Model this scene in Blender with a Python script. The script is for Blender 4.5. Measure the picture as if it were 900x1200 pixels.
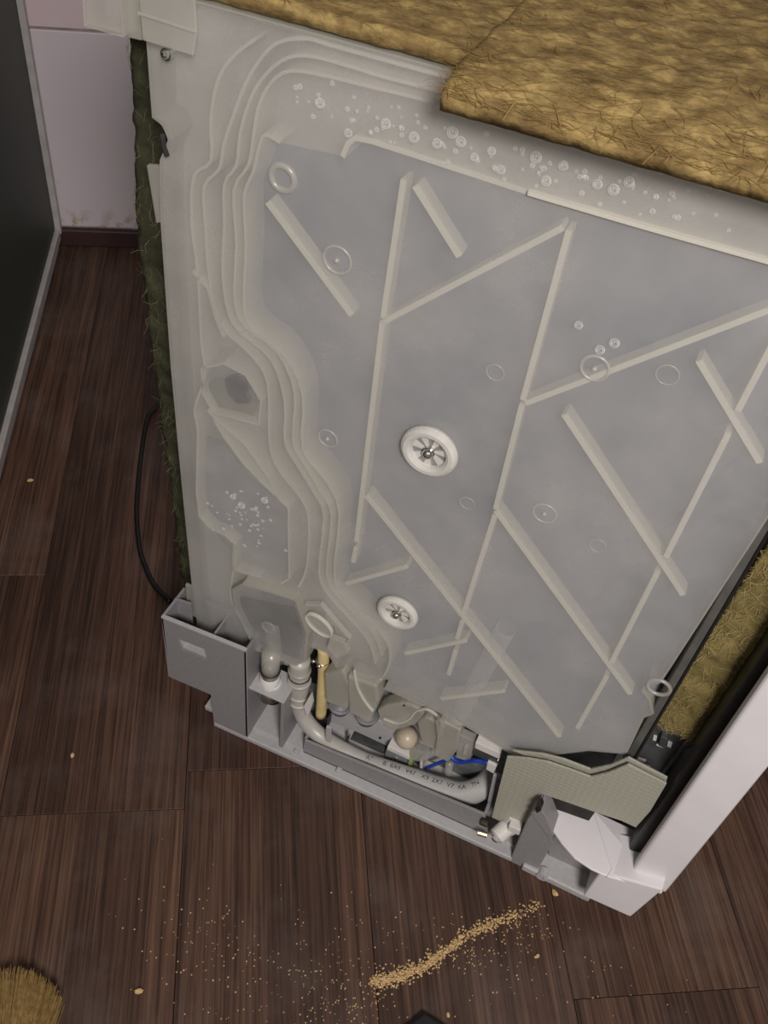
import bpy, bmesh, math, random
from mathutils import Vector, Matrix, noise as mn
random.seed(7)
sc = bpy.context.scene
for o in list(bpy.data.objects): bpy.data.objects.remove(o)

# ------------------------------------------------------------------ camera
cd = bpy.data.cameras.new('camera'); cam = bpy.data.objects.new('camera', cd); sc.collection.objects.link(cam)
cd.sensor_fit = 'HORIZONTAL'; cd.sensor_width = 36; cd.lens = 45.65; cd.clip_start = .02
cam.matrix_world = Matrix(((0.91029, -0.35168, 0.21837, 0.396), (0.40368, 0.63728, -0.65644, -0.515),
                           (0.09169, 0.68570, 0.72208, 1.02562), (0, 0, 0, 1)))
sc.camera = cam
# ------------------------------------------------------------------ world, lamps, exposure
w = bpy.data.worlds.new('world'); sc.world = w; w.use_nodes = True
w.node_tree.nodes['Background'].inputs[0].default_value = (1, .93, .9, 1)
w.node_tree.nodes['Background'].inputs[1].default_value = .16
def area(name, loc, target, size, power, col):
    l = bpy.data.lights.new(name, 'AREA'); l.shape = 'DISK'; l.size = size; l.energy = power; l.color = col
    o = bpy.data.objects.new(name, l); sc.collection.objects.link(o); o.location = loc
    o.rotation_euler = (Vector(target) - Vector(loc)).to_track_quat('-Z', 'Y').to_euler(); return o
area('ceiling_lamp', (.92, -1.20, 1.62), (.27, .05, .38), .40, 31, (1, .94, .91))
sc.view_settings.view_transform = 'Standard'; sc.view_settings.look = 'None'
sc.view_settings.exposure = 0; sc.view_settings.gamma = 1; sc.view_settings.use_curve_mapping = False
sc.cycles.use_denoising = True
sc.cycles.volume_bounces = 2
sc.cycles.transparent_max_bounces = 24
sc.cycles.max_bounces = 8

# ------------------------------------------------------------------ materials
def new_mat(name):
    m = bpy.data.materials.new(name); m.use_nodes = True; nt = m.node_tree
    return m, nt, nt.nodes['Principled BSDF'], nt.nodes['Material Output']
def nd(nt, t, **k):
    n = nt.nodes.new(t)
    for a, b in k.items():
        if a in n.inputs: n.inputs[a].default_value = b
        else: setattr(n, a, b)
    return n
def ramp(nt, fac, stops):
    r = nt.nodes.new('ShaderNodeValToRGB'); e = r.color_ramp.elements
    while len(e) < len(stops): e.new(.5)
    for i, (p, c) in enumerate(stops):
        e[i].position = p; e[i].color = (*c, 1) if len(c) == 3 else c
    nt.links.new(fac, r.inputs[0]); return r
def noise_tex(nt, scale, stretch=(1, 1, 1), detail=4, rough=.55, coord='Object'):
    tc = nt.nodes.new('ShaderNodeTexCoord'); mp = nt.nodes.new('ShaderNodeMapping'); mp.inputs['Scale'].default_value = stretch
    nt.links.new(tc.outputs[coord], mp.inputs[0])
    n = nd(nt, 'ShaderNodeTexNoise', Scale=scale, Detail=detail, Roughness=rough); nt.links.new(mp.outputs[0], n.inputs['Vector'])
    return n
def bump(nt, b, h, strength=.2, dist=.002):
    bp = nd(nt, 'ShaderNodeBump', Strength=strength, Distance=dist); nt.links.new(h, bp.inputs['Height']); nt.links.new(bp.outputs[0], b.inputs['Normal'])
def mottled(name, c1, c2, scale=60, rough=.5, spec=.5, metal=0, stretch=(1, 1, 1), bmp=0, lo=.35, hi=.65):
    m, nt, b, o = new_mat(name); n = noise_tex(nt, scale, stretch)
    r = ramp(nt, n.outputs[0], [(lo, c1), (hi, c2)]); nt.links.new(r.outputs[0], b.inputs['Base Color'])
    b.inputs['Roughness'].default_value = rough; b.inputs['Specular IOR Level'].default_value = spec; b.inputs['Metallic'].default_value = metal
    if bmp: bump(nt, b, n.outputs[0], bmp)
    return m
def milky(name, c1, c2, alpha, rough=.3, scale=18, var=.0, transl=.35, coat=.06):
    """frosted translucent plastic: part scatters at the surface, part lets the light straight through"""
    m, nt, b, o = new_mat(name); nt.nodes.remove(b)
    n = noise_tex(nt, scale, detail=6, rough=.6)
    r = ramp(nt, n.outputs[0], [(.35, c1), (.68, c2)])
    d = nd(nt, 'ShaderNodeBsdfDiffuse'); t = nd(nt, 'ShaderNodeBsdfTranslucent'); tr = nd(nt, 'ShaderNodeBsdfTransparent')
    g = nd(nt, 'ShaderNodeBsdfGlossy', Roughness=rough)
    for s in (d, t): nt.links.new(r.outputs[0], s.inputs['Color'])
    m1 = nd(nt, 'ShaderNodeMixShader'); m1.inputs[0].default_value = transl
    nt.links.new(d.outputs[0], m1.inputs[1]); nt.links.new(t.outputs[0], m1.inputs[2])
    m2 = nd(nt, 'ShaderNodeMixShader'); m2.inputs[0].default_value = alpha
    if var:
        mr = nd(nt, 'ShaderNodeMapRange'); mr.inputs[1].default_value = .3; mr.inputs[2].default_value = .72
        mr.inputs[3].default_value = alpha - var; mr.inputs[4].default_value = alpha + var
        nt.links.new(n.outputs[0], mr.inputs[0]); nt.links.new(mr.outputs[0], m2.inputs[0])
    nt.links.new(tr.outputs[0], m2.inputs[1]); nt.links.new(m1.outputs[0], m2.inputs[2])
    m3 = nd(nt, 'ShaderNodeMixShader'); m3.inputs[0].default_value = coat
    nt.links.new(m2.outputs[0], m3.inputs[1]); nt.links.new(g.outputs[0], m3.inputs[2]); nt.links.new(m3.outputs[0], o.inputs[0])
    return m
def clear(name, tint=(.9, .9, .86), blend=.35):
    m, nt, b, o = new_mat(name); nt.nodes.remove(b)
    lw = nd(nt, 'ShaderNodeLayerWeight', Blend=blend)
    d = nd(nt, 'ShaderNodeBsdfDiffuse'); d.inputs[0].default_value = (*tint, 1); tr = nd(nt, 'ShaderNodeBsdfTransparent')
    mx = nd(nt, 'ShaderNodeMixShader'); nt.links.new(lw.outputs['Facing'], mx.inputs[0]); nt.links.new(tr.outputs[0], mx.inputs[1]); nt.links.new(d.outputs[0], mx.inputs[2])
    nt.links.new(mx.outputs[0], o.inputs[0]); return m

M = {}
M['front'] = milky('milky_front_sheet', (.70, .69, .68), (.80, .78, .75), .24, scale=14, var=.06)
M['wall'] = milky('cream_plastic_wall', (.88, .86, .77), (.92, .90, .81), .80, transl=.4)
M['cream'] = milky('cream_plastic_sheet', (.80, .74, .62), (.88, .82, .68), .90, scale=9, transl=.2)
M['clip'] = milky('translucent_plastic', (.72, .70, .64), (.78, .75, .68), .36)
M['hosewhite'] = mottled('greyed_hose', (.40, .385, .35), (.46, .44, .40), 60, .35)
M['brass'] = mottled('brass', (.6, .45, .22), (.7, .55, .3), 60, .3, .5, 1)
M['portdark'] = mottled('grey_green_recess_shade', (.022, .026, .018), (.06, .065, .048), 30, .5)
M['spout'] = milky('translucent_grey_plastic', (.60, .585, .51), (.66, .64, .56), .60)
M['guard'] = None
M['clear'] = clear('clear_plastic_edge')
M['tubeclear'] = clear('clear_tube_plastic', (.9, .9, .88), .16)
M['drop'] = clear('water_droplet', (.95, .95, .93), .5)
M['grey'] = mottled('grey_plastic', (.24, .23, .235), (.27, .26, .262), 220, .45)
M['greylight'] = mottled('light_grey_plastic', (.40, .39, .39), (.44, .43, .43), 200, .4)
M['white'] = mottled('white_enamel', (.74, .71, .72), (.77, .74, .75), 30, .28)
M['whiteplastic'] = mottled('white_plastic', (.62, .60, .57), (.67, .65, .61), 90, .4)
M['steel'] = mottled('steel_tub', (.05, .06, .085), (.30, .32, .37), 7, .5, .5, .0)
M['bitumen'] = mottled('bitumen_pad', (.07, .08, .08), (.17, .18, .18), 45, .6, bmp=.6)
M['darksteel'] = mottled('dark_steel', (.055, .058, .06), (.10, .105, .105), 40, .4, .5, .3)
M['strip'] = mottled('grey_metal_strip', (.12, .12, .11), (.17, .165, .15), 50, .4, .5, .4)
M['black'] = mottled('black_rubber', (.008, .007, .007), (.016, .014, .013), 80, .45)
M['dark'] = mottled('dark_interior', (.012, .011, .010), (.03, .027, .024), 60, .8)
M['greyring'] = mottled('grey_rubber', (.17, .17, .18), (.23, .23, .24), 90, .5)
M['yellow'] = mottled('yellowed_rubber', (.60, .46, .20), (.70, .56, .28), 60, .45)
M['metal'] = mottled('bright_metal', (.65, .64, .6), (.8, .79, .76), 90, .22, .5, 1)
M['blue'] = mottled('blue_wire', (.012, .035, .30), (.02, .06, .42), 90, .4)
M['green'] = mottled('green_plastic', (.28, .36, .14), (.34, .42, .18), 90, .4)
M['ink'] = mottled('black_ink', (.04, .04, .04), (.06, .06, .06), 90, .6)
M['cable'] = mottled('black_cable', (.006, .006, .007), (.012, .012, .013), 90, .4)
M['bulb'] = mottled('cream_float', (.40, .34, .25), (.50, .43, .32), 60, .35)
def wool(name, cols, stretch, scale):
    m, nt, b, o = new_mat(name); n = noise_tex(nt, scale, stretch, 8, .7)
    r = ramp(nt, n.outputs[0], [(.25 + .5 * i / (len(cols) - 1), c) for i, c in enumerate(cols)])
    nt.links.new(r.outputs[0], b.inputs['Base Color']); b.inputs['Roughness'].default_value = .9; b.inputs['Specular IOR Level'].default_value = .15
    bump(nt, b, n.outputs[0], .5, .004); return m
M['wool'] = wool('golden_mineral_wool', [(.06, .040, .018), (.17, .112, .045), (.27, .185, .072), (.43, .31, .12), (.24, .14, .075)], (30, 46, 46), 1.5)
M['woolfibre'] = wool('golden_wool_fibre', [(.16, .10, .035), (.28, .18, .06), (.42, .30, .12)], (1, 1, 1), 60)
M['woololive'] = wool('olive_mineral_wool', [(.07, .055, .02), (.15, .12, .045), (.22, .17, .06), (.30, .22, .09)], (14, 14, 14), 3.2)
M['olivefibre'] = wool('olive_wool_fibre', [(.25, .2, .08), (.38, .3, .13), (.46, .36, .16)], (1, 1, 1), 60)
M['woolshade'] = wool('shaded_green_mineral_wool', [(.012, .012, .008), (.034, .034, .020), (.052, .052, .028), (.11, .095, .045)], (14, 14, 14), 3.2)  # greenish wool standing in shade, the darkness put into its colour
M['shadefibre'] = wool('shaded_green_wool_fibre', [(.06, .06, .035), (.14, .13, .07), (.26, .24, .13)], (1, 1, 1), 60)
# guard: translucent sheet with a fine moulded grid
m, nt, b, o = new_mat('ribbed_guard_plastic'); M['guard'] = m
b.inputs['Base Color'].default_value = (.43, .42, .345, 1); b.inputs['Roughness'].default_value = .35; b.inputs['Alpha'].default_value = .86
tc = nd(nt, 'ShaderNodeTexCoord'); hs = []
for ax in ('X', 'Z'):
    wv = nd(nt, 'ShaderNodeTexWave', Scale=52.0, bands_direction=ax); nt.links.new(tc.outputs['Object'], wv.inputs[0]); hs.append(wv)
mx = nd(nt, 'ShaderNodeMath', operation='MAXIMUM'); nt.links.new(hs[0].outputs['Fac'], mx.inputs[0]); nt.links.new(hs[1].outputs['Fac'], mx.inputs[1])
bump(nt, b, mx.outputs[0], .25, .001)
# floor planks
m, nt, b, o = new_mat('dark_wood_plank'); M['plank'] = m
n1 = noise_tex(nt, 1, (70, 2.2, 1), 5, .6); n2 = noise_tex(nt, 1, (330, 5, 1), 3, .7); n3 = noise_tex(nt, 7, (1, 1, 1), 6, .65); n4 = noise_tex(nt, 1, (16, .6, 1), 1, .4)
oi = nd(nt, 'ShaderNodeObjectInfo')
def mixrgb(nt, fac, a, bb, blend='MIX'):
    x = nt.nodes.new('ShaderNodeMix'); x.data_type = 'RGBA'; x.blend_type = blend
    for s, v in ((0, fac), (6, a), (7, bb)):
        if hasattr(v, 'is_output') : nt.links.new(v, x.inputs[s])
        else: x.inputs[s].default_value = v
    return x.outputs[2]
r1 = ramp(nt, n1.outputs[0], [(.3, (.052, .027, .019)), (.5, (.088, .050, .034)), (.72, (.145, .086, .058))])
r2 = ramp(nt, n2.outputs[0], [(.38, (.36, .33, .33)), (.6, (1.2, 1.17, 1.15))])
c = mixrgb(nt, .8, r1.outputs[0], r2.outputs[0], 'MULTIPLY')
r4 = ramp(nt, n4.outputs[0], [(.42, (.72, .7, .72)), (.58, (1.15, 1.1, 1.05))]); c = mixrgb(nt, .8, c, r4.outputs[0], 'MULTIPLY')
r3 = ramp(nt, n3.outputs[0], [(.49, (0, 0, 0)), (.78, (.35, .35, .35))]); c = mixrgb(nt, r3.outputs[0], c, (.20, .16, .14, 1))
rr = ramp(nt, oi.outputs['Random'], [(0, (.86, .84, .86)), (1, (1.1, 1.08, 1.04))]); c = mixrgb(nt, 1.0, c, rr.outputs[0], 'MULTIPLY')
nt.links.new(c, b.inputs['Base Color']); b.inputs['Roughness'].default_value = .48; b.inputs['Specular IOR Level'].default_value = .35
bump(nt, b, n2.outputs[0], .12, .001)
M['maroon'] = mottled('dark_maroon_skirting', (.035, .014, .014), (.055, .022, .02), 30, .5)
M['gap'] = mottled('floor_gap', (.025, .014, .010), (.16, .12, .095), 14, .9, lo=.45, hi=.7)
m, nt, b, o = new_mat('white_glazed_tile'); M['tile'] = m
n1 = noise_tex(nt, 16, detail=8, rough=.7); r = ramp(nt, n1.outputs[0], [(.62, (.62, .55, .58)), (.74, (.46, .38, .35)), (.80, (.16, .12, .10))]); 

tcc = nd(nt, 'ShaderNodeTexCoord'); sp = nd(nt, 'ShaderNodeSeparateXYZ'); nt.links.new(tcc.outputs['Object'], sp.inputs[0])
mr = nd(nt, 'ShaderNodeMapRange'); mr.inputs[1].default_value = -.13; mr.inputs[2].default_value = -.175; nt.links.new(sp.outputs['Z'], mr.inputs[0])
n2 = noise_tex(nt, 45, detail=6, rough=.7); r2 = ramp(nt, n2.outputs[0], [(.48, (0, 0, 0)), (.62, (1, 1, 1))])
mu = nd(nt, 'ShaderNodeMath', operation='MULTIPLY'); nt.links.new(mr.outputs[0], mu.inputs[0]); nt.links.new(r2.outputs[0], mu.inputs[1])
xx = nt.nodes.new('ShaderNodeMix'); xx.data_type = 'RGBA'; nt.links.new(mu.outputs[0], xx.inputs[0]); nt.links.new(r.outputs[0], xx.inputs[6]); xx.inputs[7].default_value = (.34, .25, .13, 1)
nt.links.new(xx.outputs[2], b.inputs['Base Color']); b.inputs['Roughness'].default_value = .35
M['tilepink'] = mottled('pink_glazed_tile', (.62, .50, .51), (.65, .53, .54), 20, .35)
M['grout'] = mottled('dirty_grout', (.22, .17, .15), (.32, .27, .24), 60, .8)
M['cabinet'] = mottled('dark_green_panel', (.040, .050, .038), (.058, .068, .054), 260, .55, stretch=(1, 1, .12))
M['trim'] = mottled('grey_white_trim', (.40, .38, .37), (.48, .46, .45), 40, .45)
M['sawdust'] = mottled('sawdust_grain', (.46, .30, .13), (.70, .50, .26), 400, .9)
M['crumb'] = mottled('pale_crumb', (.45, .32, .20), (.65, .5, .36), 300, .8)
M['straw'] = mottled('straw', (.17, .10, .03), (.30, .19, .06), 200, .7)

# ------------------------------------------------------------------ mesh helpers
class MB:
    def __init__(s): s.v = []; s.f = []; s.mi = []; s.cur = 0
    def mat(s, i): s.cur = i; return s
    def add(s, vs, fs):
        k = len(s.v); s.v += [tuple(v) for v in vs]; s.f += [tuple(i + k for i in f) for f in fs]; s.mi += [s.cur] * len(fs); return s
    def box(s, a, b):
        (x0, y0, z0), (x1, y1, z1) = a, b
        return s.add([(x0, y0, z0), (x1, y0, z0), (x1, y1, z0), (x0, y1, z0), (x0, y0, z1), (x1, y0, z1), (x1, y1, z1), (x0, y1, z1)],
                     [(0, 3, 2, 1), (4, 5, 6, 7), (0, 1, 5, 4), (1, 2, 6, 5), (2, 3, 7, 6), (3, 0, 4, 7)])
    def prism(s, poly, y0, y1):            # poly in (x,z), extruded along y
        a = sum(poly[i][0] * poly[(i + 1) % len(poly)][1] - poly[(i + 1) % len(poly)][0] * poly[i][1] for i in range(len(poly)))
        if a < 0: poly = poly[::-1]
        n = len(poly)
        return s.add([(x, y0, z) for x, z in poly] + [(x, y1, z) for x, z in poly],
                     [tuple(range(n)), tuple(range(2 * n - 1, n - 1, -1))] + [(i, i + n, (i + 1) % n + n, (i + 1) % n) for i in range(n)])
    def slab(s, poly, z0, z1):             # poly in (x,y), extruded along z
        a = sum(poly[i][0] * poly[(i + 1) % len(poly)][1] - poly[(i + 1) % len(poly)][0] * poly[i][1] for i in range(len(poly)))
        if a < 0: poly = poly[::-1]
        n = len(poly); z0 = z0 if isinstance(z0, (list, tuple)) else [z0] * n; z1 = z1 if isinstance(z1, (list, tuple)) else [z1] * n
        if a < 0: z0 = z0[::-1]; z1 = z1[::-1]
        return s.add([(p[0], p[1], z0[i]) for i, p in enumerate(poly)] + [(p[0], p[1], z1[i]) for i, p in enumerate(poly)],
                     [tuple(range(n - 1, -1, -1)), tuple(range(n, 2 * n))] + [(i, (i + 1) % n, (i + 1) % n + n, i + n) for i in range(n)])
    def wall(s, line, t, y0, y1, closed=False, taper=1.0):   # thin wall following a polyline in (x,z), deep along y
        n = len(line); L = []; R_ = []
        for i in range(n):
            a = Vector(line[i - 1] if (i or closed) else line[0]); c = Vector(line[(i + 1) % n] if (i < n - 1 or closed) else line[-1])
            d = (c - a); d = d.normalized() if d.length else Vector((1, 0)); nn = Vector((-d.y, d.x)) * t / 2; p = Vector(line[i])
            L.append((p, nn)); 
        vs = []
        for p, nn in L:
            vs += [(p.x + nn.x, y0, p.y + nn.y), (p.x - nn.x, y0, p.y - nn.y), (p.x - nn.x * taper, y1, p.y - nn.y * taper), (p.x + nn.x * taper, y1, p.y + nn.y * taper)]
        fs = []
        for i in range(n if closed else n - 1):
            a = 4 * i; b2 = 4 * ((i + 1) % n)
            for k in range(4): fs.append((a + k, a + (k + 1) % 4, b2 + (k + 1) % 4, b2 + k))
        if not closed: fs += [(3, 2, 1, 0), (4 * n - 4, 4 * n - 3, 4 * n - 2, 4 * n - 1)]
        return s.add(vs, fs)
    def tube(s, path, r, seg=12, caps=True):
        path = [Vector(p) for p in path]; n = len(path); rs = r if isinstance(r, (list, tuple)) else [r] * n
        up = None; vs = []
        for i in range(n):
            d = (path[min(i + 1, n - 1)] - path[max(i - 1, 0)]).normalized()
            if up is None: up = d.orthogonal().normalized()
            up = (up - d * up.dot(d)).normalized(); si = d.cross(up)
            for k in range(seg):
                a = 2 * math.pi * k / seg; vs.append(path[i] + (up * math.cos(a) + si * math.sin(a)) * rs[i])
        fs = [(i * seg + k, i * seg + (k + 1) % seg, (i + 1) * seg + (k + 1) % seg, (i + 1) * seg + k) for i in range(n - 1) for k in range(seg)]
        if caps: fs += [tuple(range(seg - 1, -1, -1)), tuple(range((n - 1) * seg, n * seg))]
        return s.add(vs, fs)
    def torus(s, c, axis, R, r, seg=28, rs=8, sx=1.0, flat=1.0):
        c = Vector(c); ax = Vector(axis).normalized(); u = ax.orthogonal().normalized(); v = ax.cross(u); vs = []
        for i in range(seg):
            a = 2 * math.pi * i / seg; d = u * math.cos(a) + v * math.sin(a)
            for k in range(rs):
                b2 = 2 * math.pi * k / rs; vs.append(c + d * (R + r * math.cos(b2)) + ax * r * flat * math.sin(b2))
        fs = [(i * rs + k, ((i + 1) % seg) * rs + k, ((i + 1) % seg) * rs + (k + 1) % rs, i * rs + (k + 1) % rs) for i in range(seg) for k in range(rs)]
        return s.add(vs, fs)
    def ball(s, c, r, seg=14, rings=8, sc_=(1, 1, 1)):
        vs = [(c[0], c[1], c[2] + r * sc_[2])]
        for i in range(1, rings):
            t = math.pi * i / rings
            for k in range(seg):
                a = 2 * math.pi * k / seg; vs.append((c[0] + r * math.sin(t) * math.cos(a) * sc_[0], c[1] + r * math.sin(t) * math.sin(a) * sc_[1], c[2] + r * math.cos(t) * sc_[2]))
        vs.append((c[0], c[1], c[2] - r * sc_[2])); N = len(vs) - 1
        fs = [(0, 1 + k, 1 + (k + 1) % seg) for k in range(seg)]
        for i in range(rings - 2):
            for k in range(seg): a = 1 + i * seg; fs.append((a + k, a + seg + k, a + seg + (k + 1) % seg, a + (k + 1) % seg))
        a = 1 + (rings - 2) * seg; fs += [(N, a + (k + 1) % seg, a + k) for k in range(seg)]
        return s.add(vs, fs)
    def build(s, name, mats, parent=None, smooth=False, bevel=0, seg=2, ang=40):
        me = bpy.data.meshes.new(name); me.from_pydata(s.v, [], s.f)
        mats = mats if isinstance(mats, (list, tuple)) else [mats]
        for m in mats: me.materials.append(m)
        if len(mats) > 1: me.polygons.foreach_set('material_index', s.mi)
        if smooth: me.polygons.foreach_set('use_smooth', [True] * len(s.f))
        me.update(); o = bpy.data.objects.new(name, me); sc.collection.objects.link(o)
        if parent: attach(o, parent)
        if bevel:
            b = o.modifiers.new('bevel', 'BEVEL'); b.width = bevel; b.segments = seg; b.limit_method = 'ANGLE'; b.angle_limit = math.radians(ang)
        return o
def world_origin(o):
    p = Vector(o.location)
    while o.parent: o = o.parent; p = p + Vector(o.location)
    return p
def attach(o, parent):
    o.parent = parent; o.matrix_parent_inverse = Matrix.Translation(-world_origin(parent)) if parent.get('shift') else Matrix.Identity(4)
def tag(o, label=None, cat=None, group=None, kind=None):
    for k, v in (('label', label), ('category', cat), ('group', group), ('kind', kind)):
        if v: o[k] = v
    return o
def empty(name, loc):
    o = bpy.data.objects.new(name, None); o.empty_display_size = .05; sc.collection.objects.link(o); o.location = loc
    if Vector(loc).length > 0: o['shift'] = 1
    return o
def smooth_line(pts, k=4):
    """Catmull-Rom through the points"""
    pts = [Vector(p) for p in pts]; out = []
    for i in range(len(pts) - 1):
        p0 = pts[max(i - 1, 0)]; p1 = pts[i]; p2 = pts[i + 1]; p3 = pts[min(i + 2, len(pts) - 1)]
        for j in range(k):
            t = j / k; out.append(.5 * ((2 * p1) + (p2 - p0) * t + (2 * p0 - 5 * p1 + 4 * p2 - p3) * t * t + (3 * p1 - p0 - 3 * p2 + p3) * t ** 3))
    out.append(pts[-1]); return out

# ------------------------------------------------------------------ the setting (turned 29 degrees to the machine)
ROT = math.radians(29); CE, SE = math.cos(ROT), math.sin(ROT)
def ew(e, w_, z=0): return Vector((e * CE - w_ * SE, e * SE + w_ * CE, z))
def place(o, e, w_, z): o.location = ew(e, w_, z); o.rotation_euler = (0, 0, ROT); return o
def cbox(sx, sy, sz): return MB().box((-sx / 2, -sy / 2, -sz / 2), (sx / 2, sy / 2, sz / 2))
floor = cbox(2.6, 2.4, .03).build('floor', M['gap']); place(floor, .5, .25, -.0265); tag(floor, kind='structure')
def child_place(o, parent, e, w_, z):      # o keeps its own rotation = parent's
    o.parent = parent; d = ew(e, w_, z) - parent.location; o.location = Matrix.Rotation(-ROT, 3, 'Z') @ d
pitch = .1977; L = 1.28; starts = {0: .21, 1: -.128, 2: -.082, 3: .35, 4: -.35, 5: .1, 6: .5, 7: -.2, -1: .4, 8: .2, 9: 0, -2: .1}
meshes = {}
for r in range(-2, 8):
    e0 = -.1835 + pitch * (r - 1); w0 = starts[r] - 2 * L
    while w0 < 1.45:
        a = max(w0, -.95); bb = min(w0 + L, 1.45)
        if bb - a > .03 and e0 < 1.6:
            key = round(bb - a, 3)
            if key not in meshes:
                o = cbox(pitch - .0006, bb - a - .0007, .012).build('plank', M['plank'], bevel=.0004, seg=1); meshes[key] = o.data
            else:
                o = bpy.data.objects.new('plank', meshes[key]); sc.collection.objects.link(o); bv = o.modifiers.new('bevel', 'BEVEL'); bv.width = .0004; bv.segments = 1
            child_place(o, floor, e0 + pitch / 2, (a + bb) / 2, -.006)
        w0 += L
WALL = 1.015
wall = cbox(2.0, .08, 1.5).build('wall_back', M['grout']); place(wall, .7, WALL + .044, .75 - .0); tag(wall, kind='structure')
tz = [(.036, .384), (.388, .736), (.740, 1.088), (1.092, 1.44)]
tm = {}
for j, (a, bb) in enumerate(tz):
    for i in range(7):
        e0 = -.27 + i * .252
        if j not in tm:
            o = cbox(.249, .008, bb - a).build('tile', M['tile'] if j == 0 else M['tilepink'], bevel=.0015, seg=2); tm[j] = o.data
        else:
            o = bpy.data.objects.new('tile', tm[j]); sc.collection.objects.link(o); bv = o.modifiers.new('bevel', 'BEVEL'); bv.width = .0015; bv.segments = 2
        o.parent = wall; d = ew(e0 + .1245, WALL + .004 + random.uniform(-.0004, .0004), (a + bb) / 2) - wall.location; o.location = Matrix.Rotation(-ROT, 3, 'Z') @ d
bbd = cbox(1.9, .012, .034).build('baseboard_back', M['maroon'], bevel=.003); place(bbd, .68, WALL - .004, .0172); tag(bbd, kind='structure')

# cabinet on the left, its dark green side towards the gap
CAB = -.272
cab = empty('kitchen_cabinet', ew(CAB - .3, .3, 0)); cab.rotation_euler = (0, 0, ROT)
tag(cab, 'dark green cabinet with pale edge trim at the left side of the gap', 'cabinet')
def cabpart(name, sx, sy, sz, e, w_, z, mat, bev=.002):
    o = cbox(sx, sy, sz).build(name, mat, bevel=bev); o.parent = cab; o.location = (e - (CAB - .3), w_ - .3, z); return o
cabpart('side_panel', .018, 1.26, .82, CAB - .009, .372, .45, M['cabinet'])
cabpart('carcass', .55, 1.24, .80, CAB - .30, .372, .44, M['cabinet'])
cabpart('corner_trim', .012, .016, .84, CAB + .004, WALL - .012, .45, M['trim'])
cabpart('bottom_trim', .010, 1.24, .020, CAB + .003, .375, .030, M['trim'])
cabpart('plinth', .02, 1.24, .022, CAB - .008, .375, .0115, M['trim'])

# ------------------------------------------------------------------ the dishwasher
DW = empty('dishwasher', (.29, .2, 0)); tag(DW, 'dishwasher with its side panel off, showing a milky water tank and grey base', 'dishwasher')
T = .030           # y of the tank's front sheet
def part(mb, name, mat, parent=None, **k): return mb.build(name, mat, parent or DW, **k)

# tub behind the tank
part(MB().box((.012, .070, .20), (.50, .46, .79)), 'tub', M['steel'], bevel=.01, seg=3)
part(MB().prism([(0.3373, 0.1381), (0.4692, 0.6084), (0.508, 0.5056), (0.533, 0.2227), (0.5212, 0.0694), (0.4099, -0.0328)], .066, .0695), 'bitumen_pad', M['bitumen'], bevel=.002)

# water tank ------------------------------------------------------
outline = [(0.0118, 0.8007), (0.0116, 0.7539), (0.0112, 0.715), (0.0197, 0.7113), (0.023, 0.7019), (0.0189, 0.6926), (0.0146, 0.6839), (0.0112, 0.6359), (0.0095, 0.4995), (0.0106, 0.3683), (0.013, 0.2036), (0.0165, 0.1331), (0.0491, 0.13), (0.0856, 0.1329), (0.137, 0.1398), (0.1487, 0.1589), (0.1525, 0.1909), (0.1754, 0.1892), (0.1887, 0.1655), (0.2432, 0.1905), (0.2404, 0.1712), (0.3167, 0.1718), (0.3608, 0.1591), (0.3901, 0.1517), (0.4238, 0.184), (0.4513, 0.2141), (0.4825, 0.2327), (0.4809, 0.2945), (0.4865, 0.3044), (0.4786, 0.3207), (0.4702, 0.3282), (0.4714, 0.3449), (0.4795, 0.348), (0.4805, 0.3641), (0.4913, 0.5637), (0.4939, 0.6912), (0.4745, 0.7448), (0.4051, 0.7919), (0.3045, 0.8097), (0.2338, 0.8122), (0.1594, 0.8134), (0.0923, 0.8157)]
outline = [(x, min(z, .797)) for x, z in outline]; outline[37] = (.503, .797)
tank = part(MB().prism(outline, T, T + .0022), 'water_tank', M['front'])
part(MB().wall(outline, .0025, T + .0022, T + .034, closed=True), 'tank_skirt', M['spout'], tank)  # grey puts the thin shadow below the wool into the skirt's colour
chamber = [(0.4738, 0.7422), (0.4239, 0.7402), (0.2892, 0.7386), (0.267, 0.7392), (0.173, 0.7418), (0.1612, 0.7407), (0.1567, 0.7361), (0.1532, 0.7259), (0.1071, 0.7222), (0.0944, 0.7168), (0.0865, 0.6957), (0.0796, 0.6752), (0.0804, 0.6369), (0.0783, 0.5834), (0.0856, 0.5637), (0.113, 0.5504), (0.1315, 0.5156), (0.1336, 0.4562), (0.1569, 0.4306), (0.1722, 0.3964), (0.1728, 0.3036), (0.1976, 0.2762), (0.2335, 0.2446), (0.2402, 0.2078), (0.2418, 0.1828), (0.3155, 0.1669), (0.3894, 0.1467), (0.4511, 0.2094), (0.4825, 0.228), (0.481, 0.2901), (0.4806, 0.3601), (0.4913, 0.5616), (0.4941, 0.6897)]
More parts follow.
